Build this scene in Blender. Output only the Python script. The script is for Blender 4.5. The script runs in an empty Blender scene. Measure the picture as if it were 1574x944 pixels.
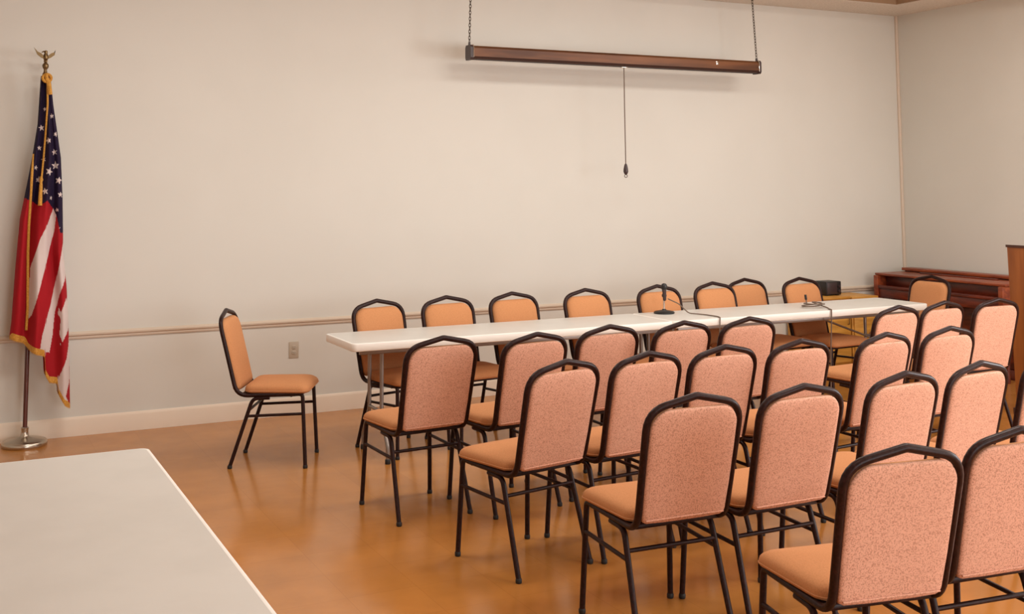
import bpy, bmesh, math, random
from mathutils import Vector, Matrix
random.seed(4)
S = bpy.context.scene
COL = S.collection

# ------------------------------------------------------------------ materials
def new_mat(name):
    m = bpy.data.materials.new(name); m.use_nodes = True
    nt = m.node_tree
    b = nt.nodes.get('Principled BSDF')
    return m, nt, b
def setin(b, **k):
    for n, v in k.items():
        n = n.replace('_', ' ')
        if n in b.inputs: b.inputs[n].default_value = v
def c4(c): return (c[0], c[1], c[2], 1.0)
def node(nt, typ, **k):
    n = nt.nodes.new(typ)
    for a, v in k.items():
        if a in n.inputs: n.inputs[a].default_value = v
        else: setattr(n, a, v)
    return n
def plain(name, col, rough=.5, metal=0., spec=.5, coat=0.):
    m, nt, b = new_mat(name)
    setin(b, Base_Color=c4(col), Roughness=rough, Metallic=metal, Specular_IOR_Level=spec, Coat_Weight=coat)
    return m
def noisy(name, c1, c2, scale, rough=.6, lo=.4, hi=.6, detail=3., stretch=(1, 1, 1), bump=0., bscale=None, metal=0., spec=.5, coat=0.):
    m, nt, b = new_mat(name)
    tc = node(nt, 'ShaderNodeTexCoord'); mp = node(nt, 'ShaderNodeMapping')
    mp.inputs['Scale'].default_value = stretch
    nt.links.new(tc.outputs['Object'], mp.inputs['Vector'])
    no = node(nt, 'ShaderNodeTexNoise', Scale=scale, Detail=detail)
    nt.links.new(mp.outputs['Vector'], no.inputs['Vector'])
    rp = node(nt, 'ShaderNodeValToRGB')
    rp.color_ramp.elements[0].position = lo; rp.color_ramp.elements[0].color = c4(c1)
    rp.color_ramp.elements[1].position = hi; rp.color_ramp.elements[1].color = c4(c2)
    nt.links.new(no.outputs['Fac'], rp.inputs['Fac'])
    nt.links.new(rp.outputs['Color'], b.inputs['Base Color'])
    setin(b, Roughness=rough, Metallic=metal, Specular_IOR_Level=spec, Coat_Weight=coat)
    if bump:
        n2 = node(nt, 'ShaderNodeTexNoise', Scale=bscale or scale, Detail=2.)
        nt.links.new(mp.outputs['Vector'], n2.inputs['Vector'])
        bp = node(nt, 'ShaderNodeBump', Strength=bump, Distance=.002)
        nt.links.new(n2.outputs['Fac'], bp.inputs['Height'])
        nt.links.new(bp.outputs['Normal'], b.inputs['Normal'])
    return m

M = {}
M['wall'] = noisy('wall_paint', (.68, .658, .598), (.695, .673, .613), 1.6, rough=.85, detail=4, bump=.06, bscale=90, spec=.2)
M['trim'] = plain('trim_paint', (.66, .55, .44), .45, spec=.4)
M['base'] = plain('baseboard_paint', (.80, .68, .55), .45, spec=.4)
M['ceiling'] = noisy('ceiling_tile', (.68, .61, .53), (.76, .69, .61), 60, rough=.9, spec=.1, bump=.1)
M['fabric_back'] = noisy('speckled_fabric', (.46, .225, .15), (.75, .42, .30), 215, rough=.9, lo=.32, hi=.54, detail=2.5, bump=.25, bscale=320, spec=.15)
M['fabric_seat'] = noisy('tan_fabric', (.50, .222, .095), (.575, .262, .115), 230, rough=.88, lo=.34, hi=.58, detail=2.5, bump=.15, bscale=320, spec=.15)
M['bronze'] = noisy('bronze_vein_tube', (.016, .0045, .0035), (.034, .010, .008), 90, rough=.36, lo=.45, hi=.7, spec=.20, coat=.0)
M['rubber'] = plain('black_rubber', (.012, .010, .009), .6)
M['laminate'] = noisy('table_laminate', (.625, .605, .56), (.65, .63, .585), 5, rough=.42, detail=5, spec=.4)
M['edge'] = plain('table_edge', (.88, .86, .81), .4)
M['steel'] = plain('grey_steel_tube', (.30, .27, .25), .32, metal=.75)
M['chrome'] = plain('chrome', (.68, .62, .55), .2, metal=1.)
M['silver'] = plain('brushed_silver', (.52, .46, .38), .25, metal=1.)
M['brass'] = plain('brass', (.20, .13, .06), .35, metal=.9)
M['gold'] = noisy('gold_thread', (.48, .21, .02), (.68, .34, .05), 150, rough=.7)
M['pole'] = noisy('dark_red_pole', (.07, .014, .009), (.12, .025, .014), 14, rough=.3, stretch=(8, 8, .6), coat=.3)
M['black'] = plain('black_plastic', (.012, .010, .010), .4)
M['blackgrey'] = plain('dark_grey_plastic', (.05, .03, .03), .35)
M['ivory'] = plain('outlet_plastic', (.50, .43, .34), .4)
M['slot'] = plain('outlet_slot', (.06, .05, .04), .6)
M['case'] = noisy('brown_metal_case', (.075, .026, .010), (.19, .068, .020), 2.2, rough=.38, stretch=(.6, 6, 6), lo=.35, hi=.7, metal=.25, spec=.5)
M['case_shade'] = plain('case_underside_shade', (.035, .010, .005), .5)  # darker case brown, shadow under the screen case put into the colour
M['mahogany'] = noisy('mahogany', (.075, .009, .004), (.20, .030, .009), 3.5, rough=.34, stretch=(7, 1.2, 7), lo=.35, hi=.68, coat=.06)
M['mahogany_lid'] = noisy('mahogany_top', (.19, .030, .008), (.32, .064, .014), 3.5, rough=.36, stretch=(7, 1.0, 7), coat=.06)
M['lectern'] = noisy('lectern_veneer', (.20, .056, .010), (.33, .105, .020), 3., rough=.4, stretch=(5, 5, .7), lo=.3, hi=.7)
M['lectern_edge'] = plain('lectern_dark_edge', (.06, .018, .008), .45)
M['oak'] = noisy('honey_oak', (.50, .23, .035), (.66, .33, .06), 3., rough=.45, stretch=(1.2, 8, 8))
M['link'] = plain('dark_chain', (.10, .075, .055), .45, metal=.7)
M['cord'] = plain('pull_cord', (.16, .11, .08), .7)
M['recess_shade'] = plain('recess_shade_tan', (.33, .21, .12), .6)  # shade of the ceiling recess, painted as a darker tan
M['window_white'] = plain('window_frame_paint', (.7, .66, .6), .5)

def floor_mat():
    m, nt, b = new_mat('vinyl_tile_floor')
    tc = node(nt, 'ShaderNodeTexCoord')
    br = node(nt, 'ShaderNodeTexBrick', Scale=1.0)
    br.offset = 0.0
    br.inputs['Brick Width'].default_value = .3048; br.inputs['Row Height'].default_value = .3048
    br.inputs['Mortar Size'].default_value = .0012; br.inputs['Mortar Smooth'].default_value = .6
    br.inputs['Color1'].default_value = (.435, .172, .036, 1); br.inputs['Color2'].default_value = (.47, .188, .041, 1)
    br.inputs['Mortar'].default_value = (.35, .135, .028, 1)
    nt.links.new(tc.outputs['Object'], br.inputs['Vector'])
    no = node(nt, 'ShaderNodeTexNoise', Scale=5., Detail=6.)
    nt.links.new(tc.outputs['Object'], no.inputs['Vector'])
    mx = node(nt, 'ShaderNodeMix', data_type='RGBA', blend_type='OVERLAY')
    mx.inputs[0].default_value = .22
    nt.links.new(br.outputs['Color'], mx.inputs[6]); nt.links.new(no.outputs['Fac'], mx.inputs[7])
    nt.links.new(mx.outputs[2], b.inputs['Base Color'])
    rr = node(nt, 'ShaderNodeMapRange'); rr.inputs[3].default_value = .13; rr.inputs[4].default_value = .24
    n2 = node(nt, 'ShaderNodeTexNoise', Scale=2.2, Detail=3.)
    nt.links.new(tc.outputs['Object'], n2.inputs['Vector'])
    nt.links.new(n2.outputs['Fac'], rr.inputs[0]); nt.links.new(rr.outputs[0], b.inputs['Roughness'])
    setin(b, Specular_IOR_Level=.5)
    bp = node(nt, 'ShaderNodeBump', Strength=.035, Distance=.01)
    nt.links.new(no.outputs['Fac'], bp.inputs['Height']); nt.links.new(bp.outputs['Normal'], b.inputs['Normal'])
    return m
M['floor'] = floor_mat()

# ------------------------------------------------------------------ mesh helpers
def finish(name, bm, mats, parent=None, smooth=True, ang=38, loc=None):
    bmesh.ops.recalc_face_normals(bm, faces=bm.faces)
    if smooth:
        lim = math.radians(ang)
        for f in bm.faces: f.smooth = True
        for e in bm.edges:
            if len(e.link_faces) == 2 and e.calc_face_angle(0) > lim: e.smooth = False
    me = bpy.data.meshes.new(name); bm.to_mesh(me); bm.free()
    for m in (mats if isinstance(mats, (list, tuple)) else [mats]): me.materials.append(m)
    o = bpy.data.objects.new(name, me); COL.objects.link(o)
    if parent is not None: o.parent = parent
    if loc is not None: o.location = loc
    return o

def box(bm, a, b, bev=0., seg=2, mi=0):
    x0, y0, z0 = a; x1, y1, z1 = b
    vs = [bm.verts.new(p) for p in ((x0, y0, z0), (x1, y0, z0), (x1, y1, z0), (x0, y1, z0), (x0, y0, z1), (x1, y0, z1), (x1, y1, z1), (x0, y1, z1))]
    fs = [bm.faces.new([vs[i] for i in q]) for q in ((3, 2, 1, 0), (4, 5, 6, 7), (0, 1, 5, 4), (1, 2, 6, 5), (2, 3, 7, 6), (3, 0, 4, 7))]
    for f in fs: f.material_index = mi
    if bev:
        es = list({e for f in fs for e in f.edges})
        r = bmesh.ops.bevel(bm, geom=es, offset=bev, segments=seg, affect='EDGES', profile=.5)
        for f in r['faces']: f.material_index = mi
    return vs

def fillet(pts, rad, n=6):
    pts = [Vector(p) for p in pts]
    if not isinstance(rad, (list, tuple)): rad = [rad] * len(pts)
    out = [pts[0]]
    for i in range(1, len(pts) - 1):
        p, a, b = pts[i], pts[i - 1], pts[i + 1]
        u, v = (a - p), (b - p); lu, lv = u.length, v.length; u /= lu; v /= lv
        r = rad[i]
        if r <= 0: out.append(p); continue
        th = u.angle(v)
        d = min(r / max(math.tan(th / 2), 1e-4), lu * .49, lv * .49)
        p0, p1 = p + u * d, p + v * d
        for k in range(n + 1):
            t = k / n
            out.append(p0 * (1 - t) ** 2 + p * 2 * t * (1 - t) + p1 * t ** 2)
    out.append(pts[-1])
    return out

def tube(bm, path, r, seg=10, caps=True, closed=False, oval=1.0, mi=0, up=None):
    pts = [Vector(p) for p in path]; n = len(pts)
    rs = r if isinstance(r, (list, tuple)) else [r] * n
    rings = []; nrm = None
    for i in range(n):
        if closed: t = pts[(i + 1) % n] - pts[i - 1]
        else: t = pts[min(i + 1, n - 1)] - pts[max(i - 1, 0)]
        t.normalize()
        if nrm is None:
            ref = Vector(up) if up else (Vector((0, 1, 0)) if abs(t.y) < .9 else Vector((1, 0, 0)))
            nrm = (ref - t * ref.dot(t)).normalized()
        else:
            nrm = (nrm - t * nrm.dot(t)).normalized()
        bi = t.cross(nrm)
        rings.append([bm.verts.new(pts[i] + (nrm * math.cos(2 * math.pi * k / seg) * oval + bi * math.sin(2 * math.pi * k / seg)) * rs[i]) for k in range(seg)])
    for i in range(n if closed else n - 1):
        A, B = rings[i], rings[(i + 1) % n]
        for k in range(seg):
            f = bm.faces.new((A[k], A[(k + 1) % seg], B[(k + 1) % seg], B[k])); f.material_index = mi
    if caps and not closed:
        for q in (rings[0], rings[-1]):
            f = bm.faces.new(q); f.material_index = mi

def lathe(bm, prof, c=(0, 0, 0), seg=32, mi=0):
    rings = []
    for r, z in prof:
        if r < 1e-5: rings.append([bm.verts.new((c[0], c[1], c[2] + z))])
        else: rings.append([bm.verts.new((c[0] + r * math.cos(2 * math.pi * k / seg), c[1] + r * math.sin(2 * math.pi * k / seg), c[2] + z)) for k in range(seg)])
    for A, B in zip(rings, rings[1:]):
        for k in range(seg):
            k2 = (k + 1) % seg
            if len(A) == 1 and len(B) == 1: continue
            if len(A) == 1: f = bm.faces.new((A[0], B[k], B[k2]))
            elif len(B) == 1: f = bm.faces.new((A[k], A[k2], B[0]))
            else: f = bm.faces.new((A[k], A[k2], B[k2], B[k]))
            f.material_index = mi
    for R in (rings[0], rings[-1]):
        if len(R) > 2:
            f = bm.faces.new(R); f.material_index = mi

def rrect(hw, hh, r, n=6):
    out = []
    for cx, cy, a0 in ((hw - r, hh - r, 0), (-hw + r, hh - r, 90), (-hw + r, -hh + r, 180), (hw - r, -hh + r, 270)):
        for k in range(n + 1):
            a = math.radians(a0 + 90 * k / n); out.append((cx + r * math.cos(a), cy + r * math.sin(a)))
    return out

def pillow(bm, outline, levels, fn, mi=0):
    """outline: 2D loop; levels: list of (inset, h); fn maps (u, v, h) -> 3D. Ends are closed with inner rings."""
    n = len(outline)
    cx = sum(p[0] for p in outline) / n; cy = sum(p[1] for p in outline) / n
    xm = max(abs(p[0] - cx) for p in outline); ym = max(abs(p[1] - cy) for p in outline)
    rings = []
    for ins, h in levels:
        sx, sy = 1 - ins / xm, 1 - ins / ym
        rings.append([bm.verts.new(fn(cx + (p[0] - cx) * sx, cy + (p[1] - cy) * sy, h)) for p in outline])
    for A, B in zip(rings, rings[1:]):
        for k in range(n):
            f = bm.faces.new((A[k], A[(k + 1) % n], B[(k + 1) % n], B[k])); f.material_index = mi
    for R in (rings[0], rings[-1]):
        f = bm.faces.new(R); f.material_index = mi

def empty(name, loc=(0, 0, 0), rz=0., label=None, cat=None, group=None):
    o = bpy.data.objects.new(name, None); COL.objects.link(o)
    o.empty_display_size = .1; o.location = loc; o.rotation_euler = (0, 0, rz)
    tag(o, label, cat, group); return o
def tag(o, label=None, cat=None, group=None, kind=None):
    if label: o['label'] = label
    if cat: o['category'] = cat
    if group: o['group'] = group
    if kind: o['kind'] = kind
    return o
def struct(name, bm, mat, **k):
    o = finish(name, bm, mat, **k); o['kind'] = 'structure'; return o
def copy_thing(src, loc, rz, label, group):
    r = src.copy(); COL.objects.link(r); r.location = loc; r.rotation_euler = (0, 0, rz)
    tag(r, label, None, group)
    for ch in list(src.children):
        c = ch.copy(); COL.objects.link(c); c.parent = r
        for g in list(ch.children):
            d = g.copy(); COL.objects.link(d); d.parent = c
    return r

# ------------------------------------------------------------------ the room
X0, X1, Y0, Y1, H = -2.6, 8.50, -4.2, 8.327, 3.353
RAIL = .647
T = .12
bm = bmesh.new(); box(bm, (X0 - T, Y0 - T, -.06), (X1 + T, Y1 + T, 0)); struct('floor', bm, M['floor'], smooth=False)
bm = bmesh.new(); box(bm, (X0 - T, Y1, 0), (X1 + T, Y1 + T, H + .25)); struct('wall_back', bm, M['wall'], smooth=False)
bm = bmesh.new(); box(bm, (X0 - T, Y0 - T, 0), (X0, Y1, H + .25)); struct('wall_left', bm, M['wall'], smooth=False)

def wall_with_openings(name, axis, p0, p1, lo, hi, opens):
    """slab from p0..p1 in thickness; openings (a0,a1,z0,z1) along the other axis"""
    bm = bmesh.new()
    def bx(a0, a1, z0, z1):
        if axis == 'x': box(bm, (p0, a0, z0), (p1, a1, z1))
        else: box(bm, (a0, p0, z0), (a1, p1, z1))
    cur = lo
    for a0, a1, z0, z1 in sorted(opens):
        bx(cur, a0, 0, H + .25); bx(a0, a1, 0, z0); bx(a0, a1, z1, H + .25); cur = a1
    bx(cur, hi, 0, H + .25)
    return struct(name, bm, M['wall'], smooth=False)
WR = [(-1.8, .4, .9, 2.7), (1.4, 3.4, .9, 2.7)]
WF = [(1.6, 4.2, .12, 2.15), (5.2, 7.8, .12, 2.15)]
wall_with_openings('wall_right', 'x', X1, X1 + T, Y0 - T, Y1, WR)
wall_with_openings('wall_front', 'y', Y0 - T, Y0, X0, X1, WF)
# ceiling: perimeter soffit and a tile field set a little higher
SO = .54
bm = bmesh.new()
box(bm, (X0, Y1 - SO, H), (X1, Y1, H + .25)); box(bm, (X0, Y0, H), (X1, Y0 + SO, H + .25))
box(bm, (X0, Y0 + SO, H), (X0 + SO, Y1 - SO, H + .25)); box(bm, (X1 - SO, Y0 + SO, H), (X1, Y1 - SO, H + .25))
struct('trim_2', bm, M['ceiling'], smooth=False)
bm = bmesh.new(); q = .012   # added lining, tan colour stands in for shade inside the recess
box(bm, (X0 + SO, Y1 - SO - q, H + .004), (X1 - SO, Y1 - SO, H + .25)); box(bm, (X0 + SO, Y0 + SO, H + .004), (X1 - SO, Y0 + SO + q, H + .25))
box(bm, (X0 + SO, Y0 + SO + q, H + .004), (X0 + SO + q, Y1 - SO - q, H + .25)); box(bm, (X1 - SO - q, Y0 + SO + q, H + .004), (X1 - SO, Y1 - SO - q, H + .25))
struct('recess_shade_lining', bm, M['recess_shade'], smooth=False)
bm = bmesh.new(); box(bm, (X0 - T, Y0 - T, H + .25), (X1 + T, Y1 + T, H + .33)); struct('ceiling', bm, M['ceiling'], smooth=False)

# windows behind / beside the camera (they light the room)
def window(idx, axis, a0, a1, z0, z1, p):
    bm = bmesh.new(); f = .05
    def bx(b0, b1, c0, c1):
        if axis == 'x': box(bm, (p + .02, b0, c0), (p + .08, b1, c1))
        else: box(bm, (b0, p - .08, c0), (b1, p - .02, c1))
    bx(a0, a1, z0, z0 + f); bx(a0, a1, z1 - f, z1); bx(a0, a0 + f, z0, z1); bx(a1 - f, a1, z0, z1)
    m = (a0 + a1) / 2; bx(m - .02, m + .02, z0, z1)
    struct('window_%d' % idx, bm, M['window_white'], smooth=False)
k = 1
for w in WR: window(k, 'x', *w, X1); k += 1
for w in WF: window(k, 'y', *w, Y0); k += 1

# baseboards, chair rail, corner bead
def strip_back(name, prof, mat):
    """prof: list of (depth from wall, z)"""
    bm = bmesh.new()
    A = [bm.verts.new((X0, Y1 - d, z)) for d, z in prof]; B = [bm.verts.new((X1, Y1 - d, z)) for d, z in prof]
    n = len(prof)
    for i in range(n): bm.faces.new((A[i], A[(i + 1) % n], B[(i + 1) % n], B[i]))
    bm.faces.new(A); bm.faces.new(B)
    return struct(name, bm, mat, ang=25)
strip_back('baseboard_back', [(0, 0), (.016, 0), (.016, .105), (.012, .118), (.006, .127), (0, .127)], M['base'])
strip_back('trim_1', [(0, RAIL), (.008, RAIL), (.012, RAIL + .008), (.012, RAIL + .018), (.022, RAIL + .026), (.024, RAIL + .036), (.016, RAIL + .044), (.008, RAIL + .05), (0, RAIL + .05)], M['trim'])
bm = bmesh.new(); box(bm, (X1 - .016, Y0, 0), (X1, Y1 - .02, .127)); struct('baseboard_right', bm, M['base'], smooth=False)
bm = bmesh.new(); box(bm, (X0, Y0, 0), (X0 + .016, Y1 - .02, .127)); struct('baseboard_left', bm, M['base'], smooth=False)
bm = bmesh.new(); tube(bm, [(X1 - .008, Y1 - .008, RAIL + .05), (X1 - .008, Y1 - .008, H)], .017, seg=12); struct('trim_3', bm, M['trim'])

# ------------------------------------------------------------------ banquet chair
RY = -.25   # recline of the back (y per z)
def by(z): return RY * (z - .44)
def make_chair(label, group):
    t = empty('banquet_chair', (0, 0, 0), 0, label, 'chair', group)
    R = .0125
    # one continuous bent tube: rail - upright - crown - upright - rail
    half = [(.188, .355, .432), (.188, .002, .425), (.2005, by(.868), .870), (0, by(.9125), .9135)]
    rr = [0, .085, .094, .035]
    left = [(-x, y, z) for x, y, z in half[:-1]]
    pts = left + [half[-1]] + half[:-1][::-1]
    rad = rr[:-1] + [rr[-1]] + rr[:-1][::-1]
    bm = bmesh.new(); tube(bm, fillet(pts, rad), R, seg=10, oval=1.12, up=(1, 0, 0))
    finish('tube_frame', bm, M['bronze'], t, ang=60)
    # padded back
    o2 = []
    top_arc = [(u, v) for u, v in rrect(.1835, .2165, .068, 9)][:20]
    for u, v in top_arc + [(-.1835, .06), (-.182, -.08), (-.1765, -.190), (-.171, -.203), (-.158, -.2095), (-.08, -.2125), (.08, -.2125), (.158, -.2095), (.171, -.203), (.1765, -.190), (.182, -.08), (.1835, .06)]: o2.append((u, v))
    def bmap(u, v, h):
        z = .6595 + v
        top = max(0, v / .2165)
        z -= .42 * u * u * top
        return (u, by(z) + h - .004, z)
    bulge = lambda h: h
    bm = bmesh.new()
    lev = [(.16, -.0175), (.10, -.0172), (.05, -.016), (.02, -.0145), (.008, -.0125), (.001, -.008), (0, 0), (.001, .012), (.006, .022), (.02, .032), (.05, .038), (.10, .041), (.16, .042)]
    pillow(bm, o2, lev, bmap)
    for f in bm.faces:   # rear shell in the speckled cloth, front pad in the seat cloth
        c = f.calc_center_median(); f.material_index = 0 if (c.y - by(c.z) + .004) < .004 else 1
    back = finish('backrest', bm, [M['fabric_back'], M['fabric_seat']], t, ang=70)
    # piped lower hem of the rear cloth
    bm = bmesh.new(); tube(bm, [bmap(u, -.196, -.0165) for u in (-.166, -.08, 0, .08, .166)], .003, seg=6); finish('hem', bm, M['fabric_back'], back, ang=80)
    # seat
    so = []
    for u, v in rrect(.208, .195, .05, 7):
        taper = 1 - .07 * (.5 - v / .390)
        so.append((u * taper, v))
    def smap(u, v, h):
        front = max(0, (v - .09) / .105)
        return (u, .239 + v, .439 + h - .012 * front * front * (1 if h > .02 else .2))
    bm = bmesh.new()
    lev = [(.19, .0), (.01, .0), (.002, .004), (0, .014), (0, .026), (.003, .036), (.010, .044), (.024, .051), (.05, .056), (.10, .060), (.17, .062)]
    pillow(bm, so, lev, smap)
    seat = finish('seat', bm, M['fabric_seat'], t, ang=70)
    bm = bmesh.new(); tube(bm, [smap(u * 1.002, v * 1.002, .012) for u, v in so], .003, seg=6, closed=True); finish('welt', bm, M['fabric_seat'], seat, ang=80)
    # seat pan under the cushion
    bm = bmesh.new(); box(bm, (-.178, .03, .420), (.178, .395, .4385), .004)
    tube(bm, [(-.188, .33, .424), (.188, .33, .424)], .009, seg=8); tube(bm, [(-.188, .12, .420), (.188, .12, .420)], .009, seg=8)
    finish('seat_pan', bm, M['bronze'], t)
    for s in (-1, 1):
        # front leg: bends down out of the rail
        bm = bmesh.new(); tube(bm, fillet([(s * .188, .352, .432), (s * .188, .398, .433), (s * .2015, .421, .012)], [0, .045, 0]), .0115, seg=10)
        lg = finish('leg', bm, M['bronze'], t, ang=60)
        bm = bmesh.new(); lathe(bm, [(.0, 0), (.012, 0), (.014, .004), (.014, .016), (.0115, .02)], (s * .2015, .421, 0), 14); finish('foot_glide', bm, M['rubber'], lg)
        bm = bmesh.new(); tube(bm, fillet([(s * .188, .20, .412), (s * .188, .098, .408), (s * .2015, -.030, .012)], [0, .05, 0]), .0115, seg=10)
        lg = finish('leg', bm, M['bronze'], t, ang=60)
        bm = bmesh.new(); lathe(bm, [(.0, 0), (.012, 0), (.014, .004), (.014, .016), (.0115, .02)], (s * .2015, -.030, 0), 14); finish('foot_glide', bm, M['rubber'], lg)
        bm = bmesh.new(); tube(bm, [(s * .193, .063, .305), (s * .1935, .405, .318)], .0085, seg=8); finish('side_stretcher', bm, M['bronze'], t, ang=60)
    bm = bmesh.new(); tube(bm, [(-.192, .072, .335), (.192, .072, .335)], .0085, seg=8); finish('cross_stretcher', bm, M['bronze'], t, ang=60)
    return t

G1, G2, G3, G4 = 'chairs in the row nearest the long table', 'chairs in the second row from the table', 'chairs in the third row from the table', 'chairs in the row nearest the camera'
GB = 'chairs along the wall side of the long table'
ordinal = ['first', 'second', 'third', 'fourth', 'fifth', 'sixth', 'seventh', 'eighth']
CH = []
row1 = [(2.262, 5.441, -4.9), (2.735, 5.335, -7.8), (3.235, 5.425, -4.5), (3.685, 5.373, -4.5), (4.125, 5.350, -3), (5.309, 5.388, -4.5), (5.761, 5.440, -4), (6.215, 5.40, 1)]
lab1 = ['tan banquet chair at the left end of the row nearest the table',
        'second banquet chair from the left end of the row along the table',
        'third banquet chair from the left end of the row along the table',
        'fourth banquet chair from the left, nearest the table row, below the microphone',
        'fifth chair of the table row, at the left edge of its gap',
        'chair just right of the gap in the row nearest the table',
        'second chair right of the gap in the table row, back lit pale',
        'third chair right of the gap in the table row, beside the lectern']
row2 = [(2.418, 4.473, -11), (2.874, 4.503, -6), (3.315, 4.51, -3.5), (3.757, 4.49, -3.5), (4.295, 4.476, -6), (4.78, 4.50, -3)]
lab2 = ['chair at the left end of the second row, angled left with empty floor before it',
        'second chair from the left end of the second row of chairs',
        'third chair from the left end of the second row of chairs',
        'fourth chair from the left end of the second row of chairs',
        'fifth chair from the left end of the second row, after a gap',
        'sixth chair of the second row, cut off by the right picture edge']
row3 = [(2.475, 3.56, 3), (2.94, 3.523, 0), (3.485, 3.551, -3), (3.961, 3.597, -6), (4.43, 3.60, -4)]
lab3 = ['chair at the left end of the third row, with its seat and legs clear',
        'second chair from the left end of the third row of chairs',
        'third chair from the left end of the third row of chairs',
        'fourth chair from the left end of the third row of chairs',
        'fifth chair of the third row, only its frame showing at the picture edge']
row4 = [(2.544, 2.607, 10), (3.03, 2.62, 6)]
lab4 = ['nearest chair, largest speckled pink back at the bottom of the picture',
        'second chair of the nearest row, cut off at the bottom right corner']
backs = [(2.634, 7.128, 166), (3.12, 7.112, 173), (3.637, 7.135, 173), (4.222, 7.112, 175), (4.845, 7.106, 175.5), (5.36, 7.106, 175.5), (5.785, 7.25, 175), (6.222, 7.106, 176.7)]
labB = ['first chair from the left behind the long table, behind the table leg',
        'second chair from the left behind the long table',
        'third chair from the left behind the long table',
        'fourth chair from the left behind the long table',
        'chair behind the long table directly behind the desk microphone',
        'left one of two chairs close together right of the microphone',
        'right one of two chairs close together right of the microphone',
        'chair behind the long table in front of the black box and coiled cable']
for L, R, g in ((lab1, row1, G1), (lab2, row2, G2), (lab3, row3, G3), (lab4, row4, G4), (labB, backs, GB)):
    for l, (x, y, h) in zip(L, R): CH.append((l, x, y, h, g))
CH.append(('chair at the right end of the long table, in front of the piano', 7.165, 6.84, -92, None))
CH.append(('lone chair seen from its side in front of the left wall outlet', 1.69, 7.10, 116.5, None))
proto = None
for l, x, y, h, g in CH:
    if proto is None:
        proto = make_chair(l, g); proto.location = (x, y, 0); proto.rotation_euler = (0, 0, -math.radians(h)); src = proto
    else:
        r = copy_thing(src, (x, y, 0), -math.radians(h), l, g)
        if g is None and 'group' in r: del r['group']

# ------------------------------------------------------------------ folding tables
def make_table(L, W, loc, rz, label, legs_x, braces, group=None, top=.737, th=.05):
    t = empty('folding_table', loc, rz, label, 'table', group)
    ol = rrect(L / 2, W / 2, .03, 6)
    bm = bmesh.new()
    pillow(bm, ol, [(.01, top - th), (.002, top - th + .003), (0, top - th + .008), (0, top - .006), (.0015, top - .002), (.006, top), (.012, top)], lambda u, v, h: (u, v, h))
    for f in bm.faces:
        f.material_index = 0 if f.calc_center_median().z > top - .0005 and f.normal.z > .5 or len(f.verts) > 8 and f.calc_center_median().z > top - .001 else 1
    finish('tabletop', bm, [M['laminate'], M['edge']], t, ang=35)
    bm = bmesh.new(); z1 = top - th
    for s in (-1, 1): box(bm, (-L / 2 + .06, s * (W / 2 - .05) - .012, z1 - .025), (L / 2 - .06, s * (W / 2 - .05) + .012, z1), .003)
    finish('apron', bm, M['steel'], t)
    for lx, bs in zip(legs_x, braces):
        bm = bmesh.new()
        for s in (-1, 1):
            tube(bm, fillet([(lx, s * .112, z1 - .012), (lx, s * .112, .27), (lx, s * (W / 2 - .05), .10), (lx, s * (W / 2 - .05), .01)], [0, .06, .05, 0]), .0125, seg=12)
        tube(bm, [(lx, -W / 2 + .07, z1 - .012), (lx, W / 2 - .07, z1 - .012)], .0125, seg=12)
        tube(bm, [(lx, -.112, .29), (lx, .112, .29)], .010, seg=10)
        lg = finish('leg', bm, M['steel'], t, ang=60)
        for s in (-1, 1):
            bm = bmesh.new(); lathe(bm, [(0, 0), (.016, 0), (.017, .004), (.017, .025), (.013, .03)], (lx, s * (W / 2 - .05), 0), 14); finish('foot_cap', bm, M['rubber'], lg)
        if bs:
            bm = bmesh.new(); tube(bm, [(lx + bs, 0, z1 - .008), (lx + bs * .10, 0, .47)], .008, seg=8); tube(bm, [(lx, -.112, .47), (lx, .112, .47)], .009, seg=8)
            box(bm, (lx + bs - .03, -.03, z1 - .006), (lx + bs + .03, .03, z1), .001)
            finish('leg_brace', bm, M['steel'], t, ang=60)
    return t
TY0, TY1 = 6.548, 7.100
TC, TW = (TY0 + TY1) / 2, TY1 - TY0
XL, XS, XRR = 2.205, 4.52, 6.925
make_table(XS - .001 - XL, TW, ((XL + XS) / 2, TC, 0), 0, 'left half of the long white folding table, its top bare',
           [2.450 - (XL + XS) / 2, 4.498 - (XL + XS) / 2], [0, 0], 'two white folding tables set end to end')
make_table(XRR - XS - .001, TW, ((XRR + XS) / 2, TC, 0), 0, 'right half of the long white folding table, carrying the microphone and coiled cable',
           [4.562 - (XRR + XS) / 2, 6.63 - (XRR + XS) / 2], [0, -.66], 'two white folding tables set end to end')
make_table(2.44, .762, (.69 - .381, 4.345 - 1.22, 0), math.radians(90), 'white folding table in the left foreground, cut off by the picture edge', [-.95, .95], [.4, -.4])

# ------------------------------------------------------------------ projection screen on chains
SY, SZ, SXa, SXb = 8.0, 2.715, 3.622, 6.472
t = empty('projection_screen', ((SXa + SXb) / 2, SY, SZ), 0, 'rolled-up brown projection screen case hung on chains before the wall', 'projector screen')
cx = (SXb - SXa) / 2
prof = [(-.048, -.030), (-.048, .036), (-.036, .054), (.036, .054), (.048, .036), (.048, -.030), (.036, -.050), (.012, -.054), (.012, -.046), (-.012, -.046), (-.012, -.054), (-.036, -.050)]
def extr(bm, prof, xa, xb, mi=0, sc=1.):
    A = [bm.verts.new((xa, y * sc, z * sc)) for y, z in prof]; B = [bm.verts.new((xb, y * sc, z * sc)) for y, z in prof]; n = len(prof)
    for i in range(n):
        f = bm.faces.new((A[i], A[(i + 1) % n], B[(i + 1) % n], B[i])); f.material_index = mi
    for q in (A, B):
        f = bm.faces.new(q); f.material_index = mi
bm = bmesh.new(); extr(bm, prof, -cx + .02, cx - .02)
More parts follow.
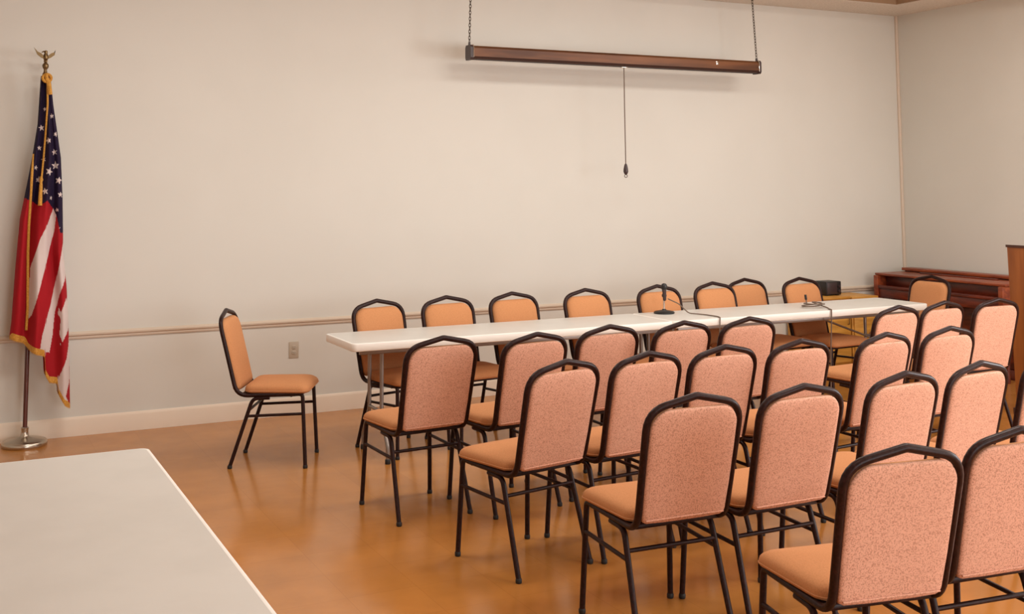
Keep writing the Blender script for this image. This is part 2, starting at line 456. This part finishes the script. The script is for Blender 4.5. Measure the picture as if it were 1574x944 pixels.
for f in bm.faces:
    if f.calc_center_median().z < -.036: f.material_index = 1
finish('case', bm, [M['case'], M['case_shade']], t, ang=20)
octp = [(-.052, -.04), (-.052, .042), (-.04, .060), (.04, .060), (.052, .042), (.052, -.04), (.04, -.058), (-.04, -.058)]
for s in (-1, 1):
    bm = bmesh.new(); extr(bm, octp, s * (cx - .025), s * cx)
    box(bm, (s * (cx - .012) - .006, -.010, .058), (s * (cx - .012) + .006, .010, .085), .002)
    e = finish('end_cap', bm, M['blackgrey'], t, ang=20)
    bm = bmesh.new(); tube(bm, [(s * (cx - .026), -.053, -.038), (s * (cx - .026), -.053, .044), (s * (cx - .026), -.038, .061)], .004, seg=8); finish('cap_rim', bm, M['chrome'], e)
bm = bmesh.new(); box(bm, (.93, -.0515, .004), (.955, -.047, .034), .002); finish('maker_plate', bm, M['chrome'], t)
def chain(name, p0, p1, parent, mat):
    p0, p1 = Vector(p0), Vector(p1); d = p1 - p0; L = d.length; d.normalize(); pitch = .026; n = int(L / pitch)
    side = d.cross(Vector((0, 1, 0))).normalized(); other = d.cross(side)
    bm = bmesh.new()
    for i in range(n + 1):
        c = p0 + d * (pitch * (i + .5) * L / (pitch * (n + 1)))
        a = side if i % 2 else other
        tube(bm, [c + d * .017 * math.cos(q) + a * .008 * math.sin(q) for q in [2 * math.pi * k / 12 for k in range(12)]], .0026, seg=6, closed=True)
    return finish(name, bm, mat, parent, ang=80)
chain('chain', (-cx + .012, 0, .08), (-cx + .028, 0, H - SZ - .03), t, M['link'])
chain('chain', (cx - .012, 0, .08), (cx - .045, 0, H - SZ - .03), t, M['link'])
for s, xx in ((-1, -cx + .028), (1, cx - .045)):
    bm = bmesh.new(); box(bm, (xx - .025, -.02, H - SZ - .006), (xx + .025, .02, H - SZ), .001)
    tube(bm, [(xx + .014 * math.cos(a), 0, H - SZ - .018 + .014 * math.sin(a)) for a in [2 * math.pi * k / 12 for k in range(12)]], .003, seg=6, closed=True)
    finish('ceiling_hook', bm, M['link'], t)
cxp = 5.06 - (SXa + SXb) / 2
bm = bmesh.new(); tube(bm, [(cxp - .001, 0, -.058), (cxp, 0, -.4), (cxp + .004, 0, -.87)], .0045, seg=8)
pc = finish('pull_cord', bm, M['cord'], t)
bm = bmesh.new(); lathe(bm, [(.004, .0), (.012, -.012), (.019, -.045), (.021, -.068), (.015, -.085), (.006, -.095), (0, -.096)], (cxp + .004, 0, -.86), 16)
tube(bm, [(cxp + .004 + .014 * math.cos(a), 0, -.965 + .012 * math.sin(a)) for a in [2 * math.pi * k / 12 for k in range(12)]], .003, seg=6, closed=True)
finish('pull_handle', bm, M['blackgrey'], pc)
bm = bmesh.new(); box(bm, (cxp - .03, -.014, -.060), (cxp + .03, .014, -.046), .003); finish('pull_tab', bm, M['chrome'], t)

# ------------------------------------------------------------------ flag stand
FX, FY = .515, 8.165
fs = empty('flag_stand', (FX, FY, 0), 0, 'dark red flagpole with eagle finial in a round silver floor base', 'flagpole')
bm = bmesh.new(); lathe(bm, [(0, 0), (.136, 0), (.140, .006), (.140, .026), (.132, .036), (.11, .043), (.06, .052), (.034, .058), (.026, .066), (.022, .10), (.024, .104), (.024, .116), (.019, .12), (.019, .121)], (0, 0, 0), 40)
finish('base', bm, M['silver'], fs, ang=40)
topx = .030
bm = bmesh.new(); tube(bm, [(0, 0, .06), (0, 0, .8), (.012, -.004, 1.4), (topx + .025, -.01, 2.44)], .0145, seg=14); finish('pole', bm, M['pole'], fs)
ex, ey, ez = topx + .026, -.01, 2.44
bm = bmesh.new()
lathe(bm, [(.017, -.02), (.019, .0), (.012, .012), (.010, .03), (.018, .042), (.021, .055), (.018, .068), (.008, .078), (.007, .09)], (ex, ey, ez), 18)
# eagle: body, head, spread wings, tail
lathe(bm, [(0, .088), (.012, .094), (.017, .108), (.016, .124), (.011, .136), (.010, .142), (.012, .149), (.009, .158), (0, .162)], (ex, ey, ez), 14)
tube(bm, [(ex - .008, ey - .004, ez + .152), (ex - .022, ey - .008, ez + .149), (ex - .027, ey - .008, ez + .142)], [.006, .004, .0015], seg=8)
def wing(s, tipx, tipz):
    top = [(.008, .118), (.03, .140), (.052, .150), (tipx, tipz)]
    bot = [(.008, .100), (.032, .112), (.054, .130), (tipx - .006, tipz - .010)]
    for th in (0,):
        F = [bm.verts.new((ex + s * x, ey - .006, ez + z)) for x, z in top + bot[::-1]]
        B = [bm.verts.new((ex + s * x, ey + .004, ez + z)) for x, z in top + bot[::-1]]
        n = len(F); bm.faces.new(F); bm.faces.new(B[::-1])
        for i in range(n): bm.faces.new((F[i], B[i], B[(i + 1) % n], F[(i + 1) % n]))
wing(-1, .078, .180); wing(1, .060, .166)
box(bm, (ex - .012, ey - .004, ez + .078), (ex + .012, ey + .006, ez + .10), .003)
finish('eagle_finial', bm, M['brass'], fs, ang=45)

# flag: a gathered bundle of cloth; pattern set face by face (canton, stars, stripes)
def lerp_table(tab, y):
    if y <= tab[0][0]: return tab[0][1]
    for (a, xa), (b, xb) in zip(tab, tab[1:]):
        if y <= b: return xa + (xb - xa) * (y - a) / (b - a)
    return tab[-1][1]
# cloth chart: u across (0..100), v downwards (0..620); metres = (u - 37) * SCL
FSC = .00448; FZ0, FV0 = 2.425, 118.
Ltab = [(118, 43.5), (130, 43), (190, 41), (240, 35), (280, 29), (330, 21), (400, 17), (480, 14), (510, 11), (620, 11)]
Rtab = [(118, 56.5), (130, 58.5), (160, 62), (190, 67), (240, 75), (300, 79), (350, 81), (380, 82), (430, 88), (480, 92), (540, 95), (610, 98)]
Btab = [(0, 500), (.24, 507), (.36, 519), (.58, 527), (.60, 556), (.66, 566), (.79, 568), (.81, 585), (.90, 600), (1.0, 607)]
def pt_in(poly, x, y):
    c = False; n = len(poly); j = n - 1
    for i in range(n):
        xi, yi = poly[i]; xj, yj = poly[j]
        if (yi > y) != (yj > y) and x < (xj - xi) * (y - yi) / (yj - yi) + xi: c = not c
        j = i
    return c
WHITE_P = [[(66, 316), (58, 338), (48, 360), (37, 400), (35, 455), (36, 476), (40, 470), (50, 430), (60, 385), (68, 350), (70, 325)],
           [(83, 352), (74, 412), (66, 455), (55, 500), (52, 522), (66, 526), (70, 500), (72, 470), (78, 440), (85, 420), (88, 395)],
           [(88, 452), (80, 478), (79, 500), (84, 515), (94, 490), (93, 470), (90, 440)],
           [(86, 425), (88, 455), (80, 478), (76, 470), (79, 450)],
           [(80, 512), (78, 568), (82, 592), (93, 600), (95, 570), (95, 520), (92, 500), (84, 520)]]
RED_P = [[(86, 421), (77, 445), (77, 462), (80, 468), (88, 446), (89, 432)],
         [(90, 500 - 2), (78, 520), (77, 565), (80, 562), (90, 535), (93, 512), (93, 490)],
         [(95, 570), (90, 590), (97, 605), (99, 590)]]
CANTON = [(30, 100), (100, 100), (100, 352), (76, 352), (70, 325), (66, 316), (56, 304), (46, 312), (36, 304), (26, 300), (20, 300)]
STARS = [(46, 196, 5), (56, 215, 5), (44, 226, 4), (65, 232, 5), (50, 243, 4), (67, 252, 6.5), (58, 261, 6.5), (72, 274, 6), (44, 273, 5), (53, 290, 5.5), (75, 295, 5), (60, 178, 4), (50, 168, 3.5), (71, 318, 3.5), (73, 346, 4), (62, 300, 3), (66, 205, 4), (40, 255, 4)]
def star_poly(cx, cy, r, a0):
    return [(cx + (r if k % 2 == 0 else r * .42) * math.sin(a0 + k * math.pi / 5) * .85, cy - (r if k % 2 == 0 else r * .42) * math.cos(a0 + k * math.pi / 5)) for k in range(10)]
STARP = [(cx, cy, r, star_poly(cx, cy, r, random.uniform(-.4, .4))) for cx, cy, r in STARS]
def flag_col(u, v):
    if pt_in(CANTON, u, v):
        for cx, cy, r, P in STARP:
            if abs(u - cx) < r and abs(v - cy) < r and pt_in(P, u, v): return 1
        return 0
    for P in RED_P:
        if pt_in(P, u, v): return 2
    for P in WHITE_P:
        if pt_in(P, u, v): return 1
    return 2
def fold(a, v):
    """relative depth of the folded cloth, a = 0..1 across"""
    k = min(1, max(0, (v - 130) / 200))
    return math.sin(a * 13 + v * .004) * (.25 + .25 * k) + math.sin(a * 24 + 1.3 - v * .006) * .16
NU, NV = 110, 330
def flag_pt(a, t, side):
    vb = lerp_table(Btab, a); v = 118 + (vb - 118) * t
    L, R = lerp_table(Ltab, v), lerp_table(Rtab, v)
    u = L + (R - L) * a
    wid = (R - L) * FSC
    th = (.16 * wid + .030) * math.sqrt(max(0, 1 - (2 * a - 1) ** 2)) + .002
    dep = -th * (1 + .95 * fold(a, v)) if side == 0 else th * (.8 + .3 * fold(1 - a, v))
    return u, v, Vector(((u - 37) * FSC, dep - .012, FZ0 - (v - FV0) * FSC))
bm = bmesh.new(); layers = []
for side in (0, 1):
    G = []
    for j in range(NV + 1):
        row = []
        for i in range(NU + 1):
            u, v, p = flag_pt(i / NU, j / NV, side); row.append((bm.verts.new(p), u, v))
        G.append(row)
    layers.append(G)
    for j in range(NV):
        for i in range(NU):
            q = (G[j][i], G[j][i + 1], G[j + 1][i + 1], G[j + 1][i])
            f = bm.faces.new([x[0] for x in q]); u = sum(x[1] for x in q) / 4; v = sum(x[2] for x in q) / 4
            f.material_index = flag_col(u, v); f.smooth = True
bmesh.ops.remove_doubles(bm, verts=bm.verts, dist=.0003)
M['navy'] = plain('flag_navy', (.016, .008, .030), .75, spec=.2)
M['fwhite'] = plain('flag_white', (.66, .55, .52), .8, spec=.2)
M['fred'] = plain('flag_red', (.36, .008, .014), .75, spec=.2)
fl = finish('flag', bm, [M['navy'], M['fwhite'], M['fred']], None, ang=75, loc=(FX, FY + .008, 0))
tag(fl, 'stars and stripes flag with gold fringe hanging furled on the pole', 'flag')
# gold fringe along the lower edge: a band with individual thread ends
bm = bmesh.new()
for side in (0, 1):
    prev = None
    for i in range(0, 161):
        a = i / 160; _, v, p = flag_pt(a, 1.0, side); _, v2, p2 = flag_pt(a, .965, side)
        off = Vector((0, -.004 if side == 0 else .004, 0))
        w = .010 * (i % 2)
        lo = p + off + Vector((0, 0, -.012 - w)); up = p2 + off; up.z = p.z + .026
        cur = (bm.verts.new(up), bm.verts.new(p + off * 1.6), bm.verts.new(lo))
        if prev:
            bm.faces.new((prev[0], cur[0], cur[1], prev[1])); bm.faces.new((prev[1], cur[1], cur[2], prev[2]))
        prev = cur
finish('fringe', bm, M['gold'], fl, ang=80)
# gold edging running down the left fold, and the cord with tassel
def on_flag(u, v, lift=.006):
    L, R = lerp_table(Ltab, v), lerp_table(Rtab, v); a = min(.98, max(.02, (u - L) / (R - L)))
    vb = lerp_table(Btab, a); t = (v - 118) / (vb - 118)
    return flag_pt(a, min(1, t), 0)[2] + Vector((0, -lift, 0))
bm = bmesh.new(); tube(bm, [on_flag(x, y) for x, y in [(36, 235), (35, 260), (34, 300), (33, 340), (33, 380), (34, 420), (35, 460), (34, 492)]], [.006, .008, .009, .0095, .0095, .0095, .009, .009], seg=8); finish('gold_edging', bm, M['gold'], fl)
bm = bmesh.new(); tube(bm, [on_flag(x, y) for x, y in [(52, 128), (53, 160), (52, 200), (50, 240), (48, 270)]], .0062, seg=8)
cd = finish('cord', bm, M['gold'], fl)
bm = bmesh.new(); tp = on_flag(47.5, 268, .010); tq = on_flag(46.5, 311, .012)
tube(bm, [tp, tp.lerp(tq, .12), tp.lerp(tq, .2), tp.lerp(tq, .3), tp.lerp(tq, 1)], [.007, .013, .008, .011, .014], seg=10); finish('tassel', bm, M['gold'], cd)
bm = bmesh.new()
bc = on_flag(51, 122, .012)
tube(bm, [bc + Vector((.026 * math.cos(q), -.006 * math.sin(2 * q), .026 * math.sin(q))) for q in [2 * math.pi * k / 18 for k in range(18)]], .0095, seg=8, closed=True)
tube(bm, [bc + Vector((.004, 0, .0)), bc + Vector((.012, -.008, -.04)), bc + Vector((.024, -.01, -.11))], [.011, .015, .013], seg=8)
tube(bm, [bc + Vector((-.004, 0, .03)), bc + Vector((.0, -.006, -.02))], .012, seg=8)
finish('bow', bm, M['gold'], cd)

# ------------------------------------------------------------------ wall outlet
t = empty('wall_outlet', (2.348, Y1, .47), 0, 'pale duplex power outlet on the wall below the chair rail', 'outlet')
bm = bmesh.new(); box(bm, (-.037, -.006, -.06), (.037, 0, .06), .003); finish('cover_plate', bm, M['ivory'], t)
for s in (-1, 1):
    bm = bmesh.new(); pillow(bm, rrect(.017, .0145, .010, 5), [(0, -.0055), (0, -.0085), (.001, -.009)], lambda u, v, h, s=s: (u, h, v + s * .0195)); sk = finish('socket', bm, M['ivory'], t)
    bm = bmesh.new()
    for dx in (-.006, .006): box(bm, (dx - .0012, -.0095, s * .0195 - .002), (dx + .0012, -.0088, s * .0195 + .007))
    box(bm, (-.002, -.0095, s * .0195 - .010), (.002, -.0088, s * .0195 - .006)); finish('slot', bm, M['slot'], sk)

# ------------------------------------------------------------------ desk microphone and its cable
TZ = .737
t = empty('desk_microphone', (4.735, 6.985, TZ), 0, 'dark microphone on a chrome stem and round black desk base', 'microphone')
bm = bmesh.new(); lathe(bm, [(0, 0), (.072, 0), (.076, .004), (.076, .010), (.070, .016), (.04, .022), (.016, .027), (.012, .034), (0, .035)], (0, 0, 0), 32); finish('base', bm, M['black'], t)
bm = bmesh.new(); tube(bm, [(0, 0, .03), (0, 0, .125)], .007, seg=12); finish('stem', bm, M['chrome'], t)
bm = bmesh.new(); tube(bm, [(.004, -.004, .092), (.003, -.004, .10), (.002, -.004, .155), (0, -.004, .165), (0, -.004, .205)], [.008, .0125, .0145, .016, .016], seg=14); mb = finish('microphone_body', bm, M['blackgrey'], t)
bm = bmesh.new(); lathe(bm, [(.012, 0), (.020, .006), (.0235, .018), (.022, .034), (.014, .044), (0, .048)], (0, -.004, .172), 18); finish('grille', bm, M['black'], mb)
bm = bmesh.new(); tube(bm, [(.016, .0, .13), (-.010, 0, .13)], .013, seg=12); finish('clip', bm, M['black'], t)
bm = bmesh.new()
wc = fillet([(4.752, 6.958, TZ + .108), (4.80, 6.89, TZ + .075), (4.85, 6.84, TZ + .01), (4.93, 6.74, TZ + .0045), (4.93, 6.60, TZ + .0055), (4.905, TY0 - .007, TZ + .0062), (4.895, TY0 - .012, TZ - .10), (4.88, TY0 + .015, .40), (4.86, TY0 + .05, .0045), (4.75, TY0 + .3, .0045)], [0, .05, .06, .06, .03, .004, .1, .1, .05, 0])
tube(bm, wc, .0042, seg=8)
tag(finish('microphone_cable', bm, M['cord'], None), 'thin dark cable from the desk microphone over the front table edge', 'cable')
# second cable: loose coil lying on the table, tail over the edge
bm = bmesh.new()
pts = [Vector((5.95, 6.845, TZ + .055)), Vector((5.95, 6.84, TZ + .03))]
for k in range(30):
    a = k / 30 * 2 * math.pi * 2.0 + 1.6
    r = .075 + .012 * math.sin(a * 1.5)
    pts.append(Vector((5.945 + r * 1.15 * math.cos(a), 6.76 + r * .8 * math.sin(a), TZ + .008 + .010 * (k / 30) + .012 * (1 + math.sin(a * .5)))))
pts += [Vector((5.99, 6.65, TZ + .006)), Vector((5.94, 6.58, TZ + .0065)), Vector((5.925, TY0 - .008, TZ + .007)), Vector((5.92, TY0 - .012, TZ - .06)), Vector((5.925, TY0 + .01, .45)), Vector((5.93, TY0 + .03, .03)), Vector((5.95, TY0 + .10, .0055))]
tube(bm, fillet(pts, [0] + [.05] * (len(pts) - 6) + [.004, .02, .05, .05, 0], 3), .005, seg=8)
o = finish('coiled_cable', bm, M['cord'], None); tag(o, 'loose dark coil of cable near the right end of the long table', 'cable')
bm = bmesh.new(); tube(bm, [(5.95, 6.845, TZ + .05), (5.95, 6.846, TZ + .058), (5.949, 6.85, TZ + .09)], [.007, .010, .009], seg=10); finish('plug', bm, M['black'], o)

# ------------------------------------------------------------------ low oak cabinets and the black box
def cabinet(x0, x1, y0, y1, h, label):
    t = empty('low_cabinet', ((x0 + x1) / 2, (y0 + y1) / 2, 0), 0, label, 'cabinet', 'low oak cabinets against the back wall')
    a, b = (x1 - x0) / 2, (y1 - y0) / 2
    bm = bmesh.new(); box(bm, (-a + .008, -b + .02, 0), (a - .008, b, .05)); box(bm, (-a + .004, -b + .004, .05), (a - .004, b, h - .022), .003); finish('body', bm, M['oak'], t)
    bm = bmesh.new(); box(bm, (-a, -b - .008, h - .022), (a, b, h), .005); finish('top_board', bm, M['oak'], t)
    bm = bmesh.new(); box(bm, (-a + .02, -b - .012, .07), (a - .02, -b + .004, h - .04), .004); d = finish('door', bm, M['oak'], t)
    bm = bmesh.new(); tube(bm, [(a - .05, -b - .012, h * .62), (a - .05, -b - .03, h * .62), (a - .05, -b - .03, h * .78), (a - .05, -b - .012, h * .78)], .004, seg=8); finish('handle', bm, M['brass'], d)
    return t
cabinet(6.98, 7.415, 7.93, 8.295, .655, 'low oak cabinet with the black box on top')
cabinet(7.425, 7.745, 7.93, 8.295, .645, 'low oak cabinet between the black box and the piano')
t = empty('electronics_box', (7.312, 8.11, .655), 0, 'small black box-shaped device standing on the low oak cabinet', 'device')
bm = bmesh.new(); box(bm, (-.088, -.08, .006), (.088, .08, .128), .006); finish('housing', bm, M['black'], t)
bm = bmesh.new(); box(bm, (-.08, -.084, .016), (.035, -.079, .118), .002); finish('front_grille', bm, M['blackgrey'], t)
for z in (.04, .085):
    bm = bmesh.new(); lathe(bm, [(0, 0), (.014, 0), (.012, .012), (0, .013)], (0, 0, 0), 14)
    bmesh.ops.transform(bm, matrix=Matrix.Translation((.060, -.079, z)) @ Matrix.Rotation(math.radians(90), 4, 'X'), verts=bm.verts); finish('knob', bm, M['blackgrey'], t)
bm = bmesh.new()
for sx in (-.066, .066): box(bm, (sx - .012, -.06, 0), (sx + .012, .06, .007))
finish('foot', bm, M['rubber'], t)

# ------------------------------------------------------------------ spinet piano against the right wall (keyboard towards -x)
PX0, PX1, PYa, PYb = 7.97, 8.47, 6.72, 8.20
t = empty('piano', ((PX0 + PX1) / 2, (PYa + PYb) / 2, 0), 0, 'low mahogany spinet piano with its lid closed in the room corner', 'piano')
def P(name, parts, mat, par=None, ang=30):
    bm = bmesh.new()
    for a, b, bv in parts:
        box(bm, (a[0] - (PX0 + PX1) / 2, a[1] - (PYa + PYb) / 2, a[2]), (b[0] - (PX0 + PX1) / 2, b[1] - (PYa + PYb) / 2, b[2]), bv)
    return finish(name, bm, mat, par or t, ang=ang)
P('case_back', [((PX1 - .10, PYa, .0), (PX1, PYb, .835), .004)], M['mahogany'])
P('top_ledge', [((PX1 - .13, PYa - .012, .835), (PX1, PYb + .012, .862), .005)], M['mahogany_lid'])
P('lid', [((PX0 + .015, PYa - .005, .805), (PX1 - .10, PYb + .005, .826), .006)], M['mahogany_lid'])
P('fallboard', [((PX0 + .10, PYa + .055, .70), (PX1 - .10, PYb - .055, .805), .004)], M['mahogany'])
kb = P('key_bed', [((PX0 + .005, PYa + .05, .60), (PX1 - .10, PYb - .05, .685), .005), ((PX0 - .005, PYa + .05, .685), (PX0 + .03, PYb - .05, .715), .004)], M['mahogany'])
for s in (0, 1):
    y0 = PYa if s == 0 else PYb - .05
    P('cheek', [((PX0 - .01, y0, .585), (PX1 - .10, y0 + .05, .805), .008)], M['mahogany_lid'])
    bm = bmesh.new(); lathe(bm, [(.0, 0), (.018, 0), (.022, .03), (.020, .10), (.026, .26), (.034, .42), (.030, .47), (.040, .49), (.040, .52), (.030, .535), (.034, .585)], (PX0 + .04 - (PX0 + PX1) / 2, y0 + .025 - (PYa + PYb) / 2, 0), 18)
    finish('leg', bm, M['mahogany'], t)
    P('end_panel', [((PX0 + .20, y0 + .005, .0), (PX1 - .10, y0 + .045, .585), .004)], M['mahogany'])
P('lower_panel', [((PX0 + .22, PYa + .05, .09), (PX0 + .25, PYb - .05, .60), .004), ((PX0 + .21, PYa + .05, .0), (PX0 + .25, PYb - .05, .085), .004)], M['mahogany'])
for k in (-1, 0, 1):
    bm = bmesh.new(); tube(bm, [(.02 - .05, k * .07, .05), (-.02 - .06, k * .07, .045), (-.05 - .06, k * .07, .04)], [.008, .010, .013], seg=8); finish('pedal', bm, M['brass'], t)
P('music_ledge', [((PX1 - .22, PYa + .30, .826), (PX1 - .19, PYb - .30, .838), .003)], M['mahogany'])

# ------------------------------------------------------------------ lectern
LX, LYa, LYb = 7.02, 5.22, 5.872
t = empty('lectern', (LX + .22, (LYa + LYb) / 2, 0), 0, 'tall brown wooden lectern at the right picture edge before the piano', 'lectern')
w = (LYb - LYa) / 2
def frust(bm, x0, x1, w0, w1, z0, z1):
    vs = [bm.verts.new(p) for p in ((x0, -w0, z0), (x1, -w0, z0), (x1, w0, z0), (x0, w0, z0), (x0, -w1, z1), (x1, -w1, z1), (x1, w1, z1), (x0, w1, z1))]
    for q in ((3, 2, 1, 0), (4, 5, 6, 7), (0, 1, 5, 4), (1, 2, 6, 5), (2, 3, 7, 6), (3, 0, 4, 7)): bm.faces.new([vs[i] for i in q])
bm = bmesh.new(); frust(bm, -.22, -.20, w - .028, w - .002, .05, 1.205); finish('front_panel', bm, M['lectern'], t)
for s in (-1, 1):
    bm = bmesh.new()
    vs = [(-.20, s * (w - .028), .05), (.20, s * (w - .028), .05), (.20, s * (w - .002), 1.13), (-.20, s * (w - .002), 1.205)]
    A = [bm.verts.new(p) for p in vs]; B = [bm.verts.new((p[0], p[1] - s * .02, p[2])) for p in vs]
    bm.faces.new(A); bm.faces.new(B[::-1])
    for i in range(4): bm.faces.new((A[i], A[(i + 1) % 4], B[(i + 1) % 4], B[i]))
    finish('side_panel', bm, M['lectern'], t)
bm = bmesh.new(); box(bm, (-.24, -w + .01, 0), (.22, w - .01, .05), .006); finish('plinth', bm, M['lectern_edge'], t)
bm = bmesh.new(); frust(bm, -.226, .24, w + .006, w + .006, 0, .018)
for v in bm.verts: v.co.z += 1.205 - (v.co.x + .226) * .17
finish('reading_top', bm, M['lectern_edge'], t)
bm = bmesh.new(); box(bm, (-.19, -w + .05, .60), (.18, w - .05, .62)); finish('shelf', bm, M['lectern'], t)
bm = bmesh.new(); box(bm, (.225, -w + .03, 1.125), (.245, w - .03, 1.165), .003); finish('book_lip', bm, M['lectern_edge'], t)

# ------------------------------------------------------------------ camera
F_PX, PPY = 1732.06, 133.0
yaw, pitch, roll = .464287, .087216, -.005061
sy, cy = math.sin(yaw), math.cos(yaw)
fwd = Vector((sy, cy, 0)); right = Vector((cy, -sy, 0)); up = Vector((0, 0, 1))
Fv = fwd * math.cos(pitch) + up * math.sin(pitch); Uv = up * math.cos(pitch) - fwd * math.sin(pitch)
Rv = right * math.cos(roll) + Uv * math.sin(roll); U2 = Uv * math.cos(roll) - right * math.sin(roll)
cam = bpy.data.cameras.new('camera'); co = bpy.data.objects.new('camera', cam); COL.objects.link(co)
cam.sensor_fit = 'HORIZONTAL'; cam.sensor_width = 36; cam.lens = 36 * F_PX / 1574
cam.shift_y = -(472 - PPY) / 1574; cam.clip_start = .05
m = Matrix((Rv, U2, -Fv)).transposed().to_4x4(); m.translation = (0, 0, 1.68); co.matrix_world = m
S.camera = co

# ------------------------------------------------------------------ light
w = bpy.data.worlds.new('daylight'); S.world = w; w.use_nodes = True
nt = w.node_tree; bg = nt.nodes['Background']; bg.inputs['Color'].default_value = (.80, .88, 1., 1); bg.inputs['Strength'].default_value = 1.2
def area(name, loc, rot, sx, sy_, power, col):
    l = bpy.data.lights.new(name, 'AREA'); l.shape = 'RECTANGLE'; l.size = sx; l.size_y = sy_; l.energy = power; l.color = col
    o = bpy.data.objects.new(name, l); COL.objects.link(o); o.location = loc; o.rotation_euler = rot
    return o
for (a0, a1, z0, z1), pw in zip(WR, (70, 120)):
    area('window_daylight', (X1 + .01, (a0 + a1) / 2, (z0 + z1) / 2), (0, math.radians(90), 0), z1 - z0 - .1, a1 - a0 - .1, pw, (.98, .99, 1.))
for a0, a1, z0, z1 in WF:
    area('window_daylight', ((a0 + a1) / 2, Y0 - .01, (z0 + z1) / 2), (math.radians(90), 0, 0), a1 - a0 - .1, z1 - z0 - .1, 105, (.98, .99, 1.))
for x, y, pw in ((4.0, -.6, 30), (6.5, -.6, 30), (1.3, 1.6, 14), (4.0, 2.6, 44), (6.5, 2.4, 34), (1.3, 5.6, 40), (4.0, 5.6, 40), (6.5, 5.6, 36)):
    area('ceiling_lamp', (x, y, H + .24), (0, 0, 0), 1.2, .6, pw, (1., .965, .905))

S.view_settings.view_transform = 'Standard'; S.view_settings.look = 'None'
S.view_settings.gamma = 1.0; S.view_settings.use_curve_mapping = False
S.view_settings.exposure = 0.09
